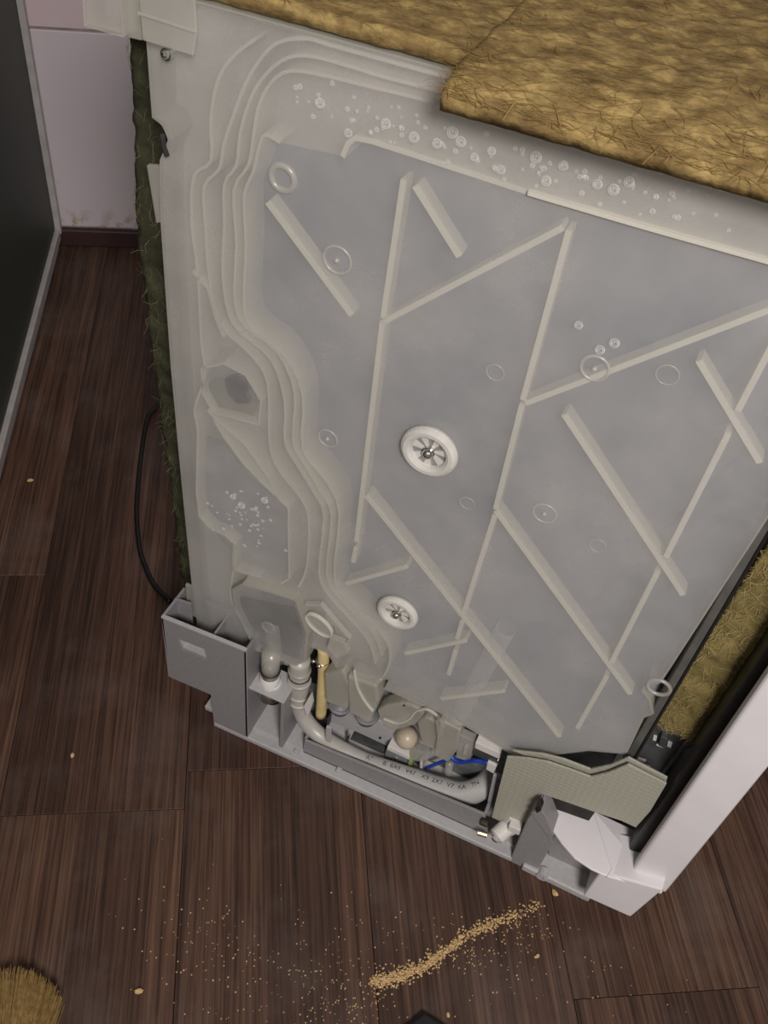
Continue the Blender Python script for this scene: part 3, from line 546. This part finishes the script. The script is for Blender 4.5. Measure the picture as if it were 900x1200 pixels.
# translucent guard in front of the frame
part(MB().prism([(0.384, 0.1762), (0.4126, 0.1925), (0.4322, 0.1984), (0.4592, 0.2007), (0.4734, 0.2206), (0.4843, 0.2438), (0.5232, 0.2379), (0.5245, 0.2261), (0.4869, 0.2317), (0.4613, 0.1858), (0.419, 0.1794)], .020, .0225), 'guard_top_edge', M['guard'], bevel=.0006)
part(MB().prism([(0.388, 0.047), (0.3814, 0.1719), (0.4005, 0.184), (0.4189, 0.1923), (0.439, 0.1955), (0.4616, 0.1978), (0.4737, 0.2161), (0.4862, 0.2424), (0.5239, 0.2374), (0.5245, 0.1842), (0.521, 0.1468), (0.506, 0.1476), (0.4878, 0.1438), (0.4309, 0.1349), (0.426, 0.1067), (0.425, 0.067), (0.4177, 0.0461)], .014, .0165), 'guard', M['guard'], bevel=.0006)

# ------------------------------------------------------------------ base tray
TR = part(MB().box((.030, .012, .004), (.43, .44, .012)), 'base_tray', M['greylight'], bevel=.001)
part(MB().slab([(.0495, -.0005), (.425, -.0005), (.425, .0155), (.0495, .0155)], 0, .0085), 'tray_lip', M['greylight'], TR, bevel=.0018, seg=3)
# left panel around its grip slot
A = [(-0.008, 0.1764), (0.0946, 0.1813), (0.095, 0.0333), (0.0498, -0.001), (0.048, 0.0657), (-0.0051, 0.0636)]; hole = [(0.009, 0.1489), (0.0442, 0.1513), (0.0465, 0.1322), (0.0143, 0.1317)]
(p0, p1, p2, p3, p4, p5) = A; p2 = (p2[0], .0); p3 = (p3[0], .0); h0, h1, h2, h3 = hole
mb = MB()
for poly in ((p0, p1, h1, h0), (p1, (p1[0], .06), h2, h1), (p0, h0, h3, p5), (h3, h2, (p1[0], .06), p4, p5), ((p1[0], .06), p2, p3, p4)): mb.prism(list(poly), 0, .003)
part(mb, 'side_panel', M['grey'], TR)
part(MB().wall([p0, p1], .0032, -.0006, .0036), 'panel_rim', M['greylight'], TR, bevel=.0005)
mb = MB().prism(hole, .012, .0135); mb.wall(hole, .0012, .003, .0125, closed=True); part(mb, 'grip_recess', M['greylight'], TR)
part(MB().box((-.0085, 0, .064), (-.0055, .045, .1775)), 'box_end_wall', M['grey'], TR, bevel=.0006)
part(MB().prism([(-.0085, .064), (.012, .064), (.012, .181), (-.0085, .178)], .0262, .029), 'box_inner_wall', M['grey'], TR, bevel=.0006)
part(MB().box((-.0055, .003, .064), (.094, .026, .067)), 'box_bottom', M['grey'], TR)
part(MB().box((.012, .044, .012), (.094, .047, .170)), 'box_back_wall', M['grey'], TR)
part(MB().box((.0500, .003, .067), (.0525, .044, .172)), 'box_web', M['grey'], TR)
(x, z) = (-0.0116, 0.1501); part(MB().prism([(-0.0154, 0.1431), (-0.009, 0.1563), (-0.007, 0.1529), (-0.0125, 0.1387)], .0245, .0262), 'box_slot', M['dark'], TR)
part(MB().prism([(.0920, .010), (.0955, .010), (.0955, .1815), (.0920, .1800)], 0, .11), 'compartment_wall', M['grey'], TR, bevel=.0007)
part(MB().box((.0955, .003, .1070), (.139, .040, .1100)), 'shelf', M['greylight'], TR, bevel=.0007)
part(MB().box((.1345, .004, .012), (.1385, .064, .1070)), 'shelf_post', M['grey'], TR, bevel=.0007)
# trough wall
tp = [(0.1616, -0.0002), (0.1625, 0.0353), (0.3538, 0.0477), (0.382, 0.0729), (0.3944, 0.0217)]
tp = [(.1610, .0085), (.1620, .0353), (.3538, .0477), (.3805, .0490), (.3925, .0085)]
part(MB().prism(tp, .012, .0155), 'trough_wall', M['grey'], TR, bevel=.0007)
part(MB().prism([(.3785, .0085), (.3825, .0085), (.3825, .0490), (.3785, .0490)], .0155, .060), 'trough_end', M['grey'], TR, bevel=.0006)
part(MB().prism([(0.3784, 0.0355), (0.374, 0.1029), (0.3779, 0.1025), (0.3831, 0.0376)], .030, .034), 'trough_post', M['greylight'], TR, bevel=.0006)
part(MB().box((.1605, .0155, .0085), (.1635, .030, .034)), 'trough_web', M['grey'], TR)
part(MB().prism([(0.1831, 0.0663), (0.1894, 0.0675), (0.1908, 0.0256), (0.1832, 0.0254)], .022, .025), 'hose_clip', M['greylight'], TR, bevel=.0006)
part(MB().box((.139, .13, .012), (.43, .134, .20)), 'tray_back_wall', M['dark'], TR)  # near-black back walls: the shade inside the tray put into their colour
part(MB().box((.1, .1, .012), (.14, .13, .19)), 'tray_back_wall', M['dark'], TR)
for s in ("267,856", "400,906", "412,926"):
    pass
for px_ in ((.058, .0085), (.152, .0085), (.206, .0085)):
    part(MB().box((px_[0], .006, .0085), (px_[0] + .006, .012, .012)), 'lip_catch', M['greylight'], TR, bevel=.0005)

# ------------------------------------------------------------------ hoses and small parts in the tray
def vtube(name, mat, c_px, zs, r, y, mats=None):
    pass
(x, z1) = (0.1151, 0.1706); (x2, z2) = (0.1126, 0.0852)
part(MB().tube([(x, .018, z1), ((x + x2) / 2, .018, (z1 + z2) / 2)], .0102, 20), 'connector_tube', M['spout'], smooth=True)
wt = part(MB().tube([((x + x2) / 2, .018, (z1 + z2) / 2), (x2, .018, z2 - .002), (x2, .018, .10)], [.0105, .0105, .0095], 20), 'white_tube', M['whiteplastic'], smooth=True)
part(MB().torus((x * .6 + x2 * .4, .018, z1 * .6 + z2 * .4), (0, 0, 1), .0102, .0013, 24, 6), 'seal_ring', M['black'], wt, smooth=True)
part(MB().tube([(x2 + .002, .020, .113), (x2 + .003, .022, .082)], [.011, .0085], 20), 'drain_cup', M['whiteplastic'], smooth=True)
part(MB().tube([(x2 + .003, .022, .084), (x2 + .003, .022, .078)], .0105, 20), 'seal_ring', M['black'], wt, smooth=True)
def P3(px_, y): return (px_[0], y, px_[1])
el = smooth_line([P3((0.1407, 0.1548), .034), P3((0.1421, 0.11), .034), P3((0.1434, 0.0728), .034), P3((0.1519, 0.0457), .032), P3((0.1727, 0.0305), .029), P3((0.2029, 0.0263), .026), P3((0.2376, 0.0225), .0265)], 5)
rr_ = [.0118] * 10 + [.0112, .0107, .0103, .0100] + [.0098] * 40
elbow = part(MB().tube(el, rr_[:len(el)], 18), 'elbow_hose', M['hosewhite'] if 'hosewhite' in M else M['whiteplastic'], smooth=True)
for q, r_, mt in (((0.1414, 0.1343), .0128, 'spout'), ((0.1417, 0.1247), .0124, 'black'), ((0.142, 0.1149), .0131, 'whiteplastic'), ((0.1428, 0.0899), .0129, 'whiteplastic'), ((0.1432, 0.0762), .0127, 'whiteplastic')):
    part(MB().torus((q[0], .034, q[1]), (0, 0, 1), r_ - .0012, .0014, 26, 6, flat=1.8 if mt != 'black' else 1.0), 'hose_collar', M['hosewhite' if mt == 'whiteplastic' else mt], elbow, smooth=True)
part(MB().prism([(0.1553, 0.0913), (0.1626, 0.1205), (0.1654, 0.1038), (0.1604, 0.0703)], .020, .024), 'collar_tab', M['whiteplastic'], elbow)
# corrugated drain hose curving through the trough
m, nt, b, o = new_mat('corrugated_hose'); M['hose'] = m
b.inputs['Base Color'].default_value = (.46, .45, .43, 1); b.inputs['Roughness'].default_value = .35
tc = nd(nt, 'ShaderNodeTexCoord'); wv = nd(nt, 'ShaderNodeTexWave', Scale=180.0, bands_direction='X'); nt.links.new(tc.outputs['Object'], wv.inputs[0]); bump(nt, b, wv.outputs['Fac'], .5, .001)
hp = smooth_line([P3((0.2301, 0.0222), .0265), P3((0.2617, 0.0258), .027), P3((0.2927, 0.0284), .028), P3((0.3201, 0.0285), .030), P3((0.3469, 0.0274), .036), P3((0.3669, 0.0365), .050), P3((0.376, 0.0398), .075), (.395, .11, .06)], 6)
hr = [.0096 + .0042 * min(1, i / 20) for i in range(len(hp))]
hose = part(MB().tube(hp, hr, 22), 'drain_hose', M['hose'], smooth=True)
# print on the hose
def text_mesh(txt, size):
    c = bpy.data.curves.new('t', 'FONT'); c.body = txt; c.size = size; c.align_x = 'CENTER'; c.align_y = 'CENTER'
    o = bpy.data.objects.new('t', c); sc.collection.objects.link(o); dg = bpy.context.evaluated_depsgraph_get()
    me = bpy.data.meshes.new_from_object(o.evaluated_get(dg)); bpy.data.objects.remove(o); bpy.data.curves.remove(c); return me
camloc = Vector((.396, -.515, 1.0256))
def hose_text(txt, idx, size, off=.5):
    i = min(int(idx), len(hp) - 2); t = idx - i; p = hp[i].lerp(hp[i + 1], t); d = (hp[i + 1] - hp[i]).normalized(); r = hr[i]
    v = camloc - p; v = (v - d * v.dot(d)).normalized(); s_ = v.cross(d).normalized()   # s_: up across the hose as seen
    me = text_mesh(txt, size)
    for vt in me.vertices:
        a = vt.co.y / r + off; rad = r + .0004
        vt.co = p + d * vt.co.x + (v * math.cos(a) + s_ * math.sin(a)) * rad
    me.materials.append(M['ink']); o = bpy.data.objects.new('hose_print', me); sc.collection.objects.link(o); attach(o, hose)
for txt, idx in (('PA7', 1.7), ('B', 5.2), ('6A9', 7.6), ('V47', 11), ('X9', 14.5), ('2X7', 17.6), ('V7', 20.6), ('AXA9', 24.3), ('7N', 28.6)): hose_text(txt, idx, .0074)

yh = part(MB().tube(smooth_line([P3((0.1647, 0.1864), .040), P3((0.1673, 0.136), .040), P3((0.1674, 0.0939), .040), P3((0.1679, 0.0519), .041)], 4), .0062, 16), 'yellow_hose', M['yellow'], smooth=True)
q = (0.165, 0.1602); part(MB().torus((q[0], .040, q[1]), (.05, 0, 1), .0064, .0013, 24, 6).ball((q[0] - .008, .034, q[1] + .001), .0024, 8, 6).ball((q[0], .032, q[1]), .0028, 8, 6), 'hose_clamp', M['metal'], yh, smooth=True)
part(MB().prism([(0.1581, 0.0403), (0.1772, 0.0545), (0.1765, 0.0279), (0.1633, 0.0255)], .040, .052), 'hose_socket', M['black'])
part(MB().prism([(0.166, 0.1497), (0.1783, 0.1499), (0.1779, 0.1252), (0.1703, 0.1116)], .060, .064), 'hose_bracket', M['black'])
bm_ = part(MB().prism([(0.1651, 0.0528), (0.2259, 0.0682), (0.3117, 0.0564), (0.3166, 0.0374), (0.2742, 0.0189), (0.2434, 0.0218), (0.2103, 0.0231), (0.1749, 0.0192)], .056, .085), 'pump_beam', M['greylight'], bevel=.0012)
for q in ((0.1885, 0.0808), (0.2211, 0.0835)):
    part(MB().torus((q[0], .046, q[1]), (0, .15, 1), .0115, .0026, 28, 8).tube([(q[0], .046, q[1] - .008), (q[0], .046, q[1] + .004)], .0105, 20), 'socket_ring', M['greyring'], bm_, smooth=True)
q = (0.2387, 0.0346); part(MB().tube([(q[0] - .0005, .054, q[1]), (q[0] - .0005, .0575, q[1])], .0014, 10), 'beam_screw', M['black'], bm_)
# pump cover: scroll, float, lobes
vol = part(MB().prism(sm2([(0.2343, 0.1165), (0.2394, 0.127), (0.2464, 0.1371), (0.2643, 0.1534), (0.2841, 0.1513), (0.282, 0.1296), (0.2732, 0.1126), (0.2581, 0.0941), (0.2436, 0.0955), (0.2343, 0.1165)], 3)[:-1], .036, .054), 'pump_cover', M['spout'], bevel=.003, seg=3)
part(MB().wall(sm2([(0.244, 0.1087), (0.2599, 0.1119), (0.2718, 0.1295), (0.2773, 0.1487), (0.2875, 0.1596), (0.2995, 0.1568), (0.3068, 0.1456)], 4), .0016, .0345, .037), 'cover_seam', M['wall'], vol)
q = (0.2635, 0.1502); part(MB().ball((q[0], .035, q[1]), .0012, 8, 6), 'cover_screw', M['black'], vol)
q = (0.2696, 0.0643); part(MB().ball((q[0], .052, q[1]), .0135, 22, 14), 'float_ball', M['bulb'], smooth=True)
part(MB().prism(sm2([(0.2806, 0.1309), (0.2883, 0.1468), (0.302, 0.1454), (0.3113, 0.1286), (0.3114, 0.1005), (0.3006, 0.0919), (0.288, 0.1036), (0.2806, 0.1309)], 3)[:-1], .034, .052), 'cover_lobe', M['spout'], vol, bevel=.003, seg=3)
part(MB().prism(sm2([(0.2815, 0.0644), (0.2897, 0.0891), (0.2997, 0.0751), (0.3006, 0.0533), (0.2895, 0.0424), (0.2789, 0.0434), (0.2815, 0.0644)], 3)[:-1], .042, .056), 'cover_lobe', M['clip'], vol, bevel=.003, seg=3)
part(MB().prism([(0.3045, 0.1597), (0.3285, 0.1579), (0.3297, 0.1141), (0.3247, 0.0884), (0.3067, 0.0885)], .030, .052), 'cover_box', M['spout'], vol, bevel=.0025, seg=3)
part(MB().prism([(0.3013, 0.1603), (0.3056, 0.1701), (0.3117, 0.1548), (0.3079, 0.1281)], .026, .040), 'cover_fin', M['clip'], vol, bevel=.001)
part(MB().prism([(0.3247, 0.1423), (0.3439, 0.1418), (0.3462, 0.0994), (0.3307, 0.0978)], .034, .044).prism([(0.3361, 0.1317), (0.3398, 0.1328), (0.3398, 0.1153), (0.3367, 0.1163)], .030, .034), 'wire_clip', M['clip'], bevel=.001)
# switch box
sb = part(MB().prism([(0.3467, 0.135), (0.3746, 0.1329), (0.374, 0.1163), (0.346, 0.1168)], .034, .052), 'switch_box', M['darksteel'], bevel=.0006)
part(MB().prism([(0.3461, 0.1464), (0.3735, 0.1457), (0.3747, 0.1345), (0.3471, 0.1351)], .031, .054), 'switch_cover', M['whitecover'] if 'whitecover' in M else M['whiteplastic'], sb, bevel=.0006)
part(MB().prism([(0.364, 0.1205), (0.3745, 0.1202), (0.3738, 0.1033), (0.3648, 0.105)], .031, .040), 'switch_terminal', M['whiteplastic'], sb, bevel=.0008)
q = (0.374, 0.1335); part(MB().ball((q[0], .032, q[1]), .0014, 8, 6).ball((q[0] - .0005, .032, q[1] - .003), .0014, 8, 6), 'terminal_pin', M['metal'], sb, smooth=True)
bw = smooth_line([P3((0.3005, 0.0372), .042), P3((0.3117, 0.0593), .040), P3((0.3214, 0.0766), .040)], 4)
part(MB().tube(bw, .0021, 10), 'blue_wire', M['blue'], smooth=True)
bw = smooth_line([P3((0.3254, 0.0935), .036), P3((0.3304, 0.0917), .034), P3((0.3388, 0.0948), .034), P3((0.3504, 0.1079), .034), P3((0.3656, 0.1149), .034)], 4)
part(MB().tube(bw, .0026, 10), 'blue_wire', M['blue'], smooth=True)
# terminal block with green end
tb = part(MB().prism([(0.2501, 0.0364), (0.2789, 0.0363), (0.2794, 0.0053), (0.2488, 0.0061)], .046, .060), 'terminal_block', M['greyring'], bevel=.0008)
part(MB().prism([(0.2518, 0.045), (0.2794, 0.0441), (0.2793, 0.0364), (0.2515, 0.0371)], .043, .060), 'block_cover', M['whiteplastic'], tb, bevel=.0006)
part(MB().prism([(0.2789, 0.0399), (0.2837, 0.0437), (0.2835, 0.0104), (0.2792, 0.0107)], .043, .058), 'block_end', M['green'], tb, bevel=.0006)
q = (0.2634, 0.0219); part(MB().tube([(q[0], .044, q[1]), (q[0], .047, q[1])], .0036, 14), 'block_screw', M['metal'], tb)
part(MB().prism([(0.2034, 0.0128), (0.2468, 0.0198), (0.2462, 0.0036), (0.2024, -0.0037)], .050, .064), 'motor_rail', M['darksteel'], bevel=.0008)
part(MB().prism([(0.2017, 0.0302), (0.2048, 0.0326), (0.204, 0.0128), (0.2009, 0.0103)], .043, .046), 'pin', M['metal'])
part(MB().prism([(0.2789, 0.0141), (0.2884, 0.0158), (0.2884, -0.0185), (0.2795, -0.0177)], .056, .062), 'plug', M['ink'], bevel=.0006)
part(MB().tube([P3((0.2927, 0.0437), .046), P3((0.2959, 0.011), .046)], .0018, 10), 'pin', M['whiteplastic'])
part(MB().tube([P3((0.3231, 0.0498), .054), P3((0.3258, 0.0107), .054)], .0045, 14), 'glass_tube', M['clip'], smooth=True)
part(MB().prism([(0.2204, 0.1174), (0.2428, 0.1197), (0.2407, 0.101), (0.2247, 0.0717)], .060, .066), 'pump_housing', M['bitumen'])
part(MB().prism([(0.2925, 0.0311), (0.3718, 0.0569), (0.3753, 0.0103), (0.3073, -0.0376)], .066, .07), 'sump_wall', M['bitumen'])
# white valve with a brass stem at the foot
(x, z) = (0.4039, 0.0439)
vv = part(MB().tube([(x - .004, -.002, z - .002), (x + .003, .012, z + .002)], .0095, 20).tube([(x + .004, .016, z - .004), (x + .010, .020, z + .018)], .011, 20), 'drain_valve', M['whiteplastic'], bevel=.0012)
part(MB().torus((x - .004, -.002, z - .002), (-.5, -1, -.3), .0058, .0018, 20, 6).tube([(x - .004, -.006, z - .002), (x - .003, 0, z - .002)], .0045, 14), 'valve_cap', M['greylight'], vv, smooth=True)
(x, z) = (0.3832, 0.0377); part(MB().box((x - .005, .008, z - .006), (x + .004, .016, z + .006)), 'valve_coil', M['black'], vv, bevel=.001)
(x, z) = (0.3828, 0.0278); part(MB().tube([(x - .003, .001, z), (x + .007, .003, z - .001)], .0032, 12), 'brass_stem', M['brass'] if 'brass' in M else M['metal'], vv)
part(MB().prism([(0.4078, 0.0648), (0.4212, 0.0653), (0.4217, 0.0536), (0.4082, 0.0531)], .004, .022), 'valve_lever', M['whiteplastic'], vv, bevel=.001)

# ------------------------------------------------------------------ loose things on the floor
pc = smooth_line([(*p, .0042) for p in [(-0.3297, 0.4943), (-0.3197, 0.4494), (-0.3166, 0.4185), (-0.2819, 0.3498), (-0.2512, 0.2948), (-0.2202, 0.244), (-0.1816, 0.1923), (-0.1544, 0.1655), (-0.1234, 0.1422), (-0.0929, 0.1311)]], 5)
tag(MB().tube(pc, .0034, 10).build('power_cable', M['cable'], smooth=True), 'thin black power cable curving over the floor behind the dishwasher', 'cable')
# sawdust
random.seed(11)
def grain(mb, x, y, r, z=0):
    a = random.random() * 6.28; h = r * random.uniform(.5, 1.1); n = random.choice((4, 5)); el_ = random.uniform(.5, 1)
    vs = [(x + r * math.cos(a + 6.28 * k / n) * (el_ if k % 2 else 1), y + r * math.sin(a + 6.28 * k / n), z) for k in range(n)] + [(x + random.uniform(-.3, .3) * r, y + random.uniform(-.3, .3) * r, z + h)]
    if y > -.03: return
    mb.add(vs, [(k, (k + 1) % n, n) for k in range(n)] + [tuple(range(n - 1, -1, -1))])
mb = MB()
line = [(0.3385, -0.182), (0.3564, -0.1672), (0.3783, -0.1457), (0.3925, -0.1223), (0.4045, -0.1042), (0.4111, -0.0913), (0.4272, -0.0748), (0.4484, -0.0527), (0.4675, -0.0283), (0.479, -0.0124)]
dens = [2.0, 2.2, 1.6, .8, .25, .9, .85, .35, .3]
for (a, b2), de in zip(zip(line, line[1:]), dens):
    for k in range(int(de * 170)):
        t = random.random(); s_ = random.choice((.0018, .0028, .0048))
        x = a[0] + (b2[0] - a[0]) * t + random.gauss(0, s_); y = a[1] + (b2[1] - a[1]) * t + random.gauss(0, s_)
        grain(mb, x, y, random.uniform(.0005, .0016), random.random() ** 2 * .003)
for c, sd, n_ in (((0.315, -0.2038), .030, 160), ((0.4256, -0.11), .030, 110), ((0.3305, -0.1558), .05, 60), ((0.4644, -0.0577), .02, 60), ((0.2336, -0.2296), .05, 90), ((0.1552, -0.2125), .04, 70), ((0.5433, -0.072), .04, 30), ):
    for k in range(n_): grain(mb, c[0] + random.gauss(0, sd), c[1] + random.gauss(0, sd * .6), random.uniform(.0004, .0011))
o = mb.build('sawdust', M['sawdust']); tag(o, 'trail of yellow sawdust running to the foot of the dishwasher', 'sawdust', kind='stuff')
def crumb(px_, r, name, label, cat, mat, group=None):
    mb = MB().ball((0, 0, r * .45), r, 7, 5, (1, .65, .5))
    mb.v = [(x + random.gauss(0, r * .12), y + random.gauss(0, r * .12), max(z + random.gauss(0, r * .05), 0)) for x, y, z in mb.v]
    o = mb.build(name, M[mat]); o.location = (px_[0], px_[1], 0); o.rotation_euler = (0, 0, random.random() * 3); tag(o, label, cat, group); return o
crumb((-0.3863, 0.226), .0046, 'wood_chip', 'small orange wood chip on the floor near the left cabinet', 'chip', 'sawdust')
crumb((-0.0721, -0.1066), .0034, 'crumb', 'pale crumb on the dark floor left of the grey base', 'crumb', 'crumb')
crumb((0.1364, -0.2866), .0042, 'wood_chip', 'yellow wood chip near the straw broom at the lower left', 'chip', 'sawdust')
crumb((0.4814, -0.0841), .0034, 'wood_chip', 'yellow wood chip below the right end of the sawdust trail', 'chip', 'sawdust')
crumb((0.4029, -0.1001), .0034, 'wood_chip', 'yellow wood chip in the middle of the sawdust trail', 'chip', 'sawdust')
crumb((0.4183, -0.1763), .0028, 'wood_chip', 'tiny yellow chip beside the black pointed tip at the bottom edge', 'chip', 'sawdust')
crumb((0.479, -0.0124), .0040, 'wood_chip', 'yellow wood chip at the dishwasher end of the sawdust trail', 'chip', 'sawdust')
# black pointed tip
q = (0.396, -0.1876); t_ = (0.3864, -0.2056); u_ = (0.4194, -0.19); c_ = ((t_[0] + u_[0]) / 2, (t_[1] + u_[1]) / 2); ex = ((c_[0] - q[0]) * 4 + q[0], (c_[1] - q[1]) * 4 + q[1])
o = MB().slab([q, (q[0] + (t_[0] - q[0]) * 2.5, q[1] + (t_[1] - q[1]) * 2.5), ex, (q[0] + (u_[0] - q[0]) * 2.5, q[1] + (u_[1] - q[1]) * 2.5)], 0.0, .012).build('plastic_wedge', M['cable'], bevel=.002)
tag(o, 'black pointed plastic tip on the floor at the bottom edge', 'wedge')
# straw broom, only the tips of its bristles in the frame
br = empty('straw_broom', (.035, -.40, 0)); tag(br, 'golden straw broom lying on the floor at the lower left corner', 'broom')
tips = (0.0213, -0.3226); base = Vector(((0.0881, -0.4193)[0], (0.0881, -0.4193)[1], 0)); dirv = (Vector((*(0.025, -0.3208), 0)) - base); L_ = dirv.length; dv = dirv.normalized(); sv = Vector((dv.y, -dv.x, 0))
mb = MB()
for k in range(1500):
    u = random.uniform(-1, 1); ln = L_ * (1 - .22 * max(0, u) ** 1.5) * random.uniform(.86, 1.0); z0 = .004 + random.random() * .03
    a = base + sv * (u * .022) + Vector((0, 0, z0)); e_ = base + dv * ln + sv * (u * .040 + random.gauss(0, .002)) + Vector((0, 0, max(.001, z0 * .7 + random.gauss(0, .002)))); wd = random.uniform(.0004, .0008)
    mid = a.lerp(e_, .5) + Vector((0, 0, .003)); mb.add([a - sv * wd, a + sv * wd, mid - sv * wd, mid + sv * wd, e_ - sv * wd * .4, e_ + sv * wd * .4], [(0, 1, 3, 2), (2, 3, 5, 4)])
tag(mb.build('bristles', M['straw'], br), kind='stuff')
o = MB().tube([base - dv * .02 + Vector((0, 0, .018)), base + dv * .012 + Vector((0, 0, .018))], .022, 16).build('binding', M['straw'], br)
o = MB().tube([base - dv * .30 + Vector((0, 0, .02)), base + Vector((0, 0, .018))], .011, 14).build('handle', M['crumb'], br, smooth=True)
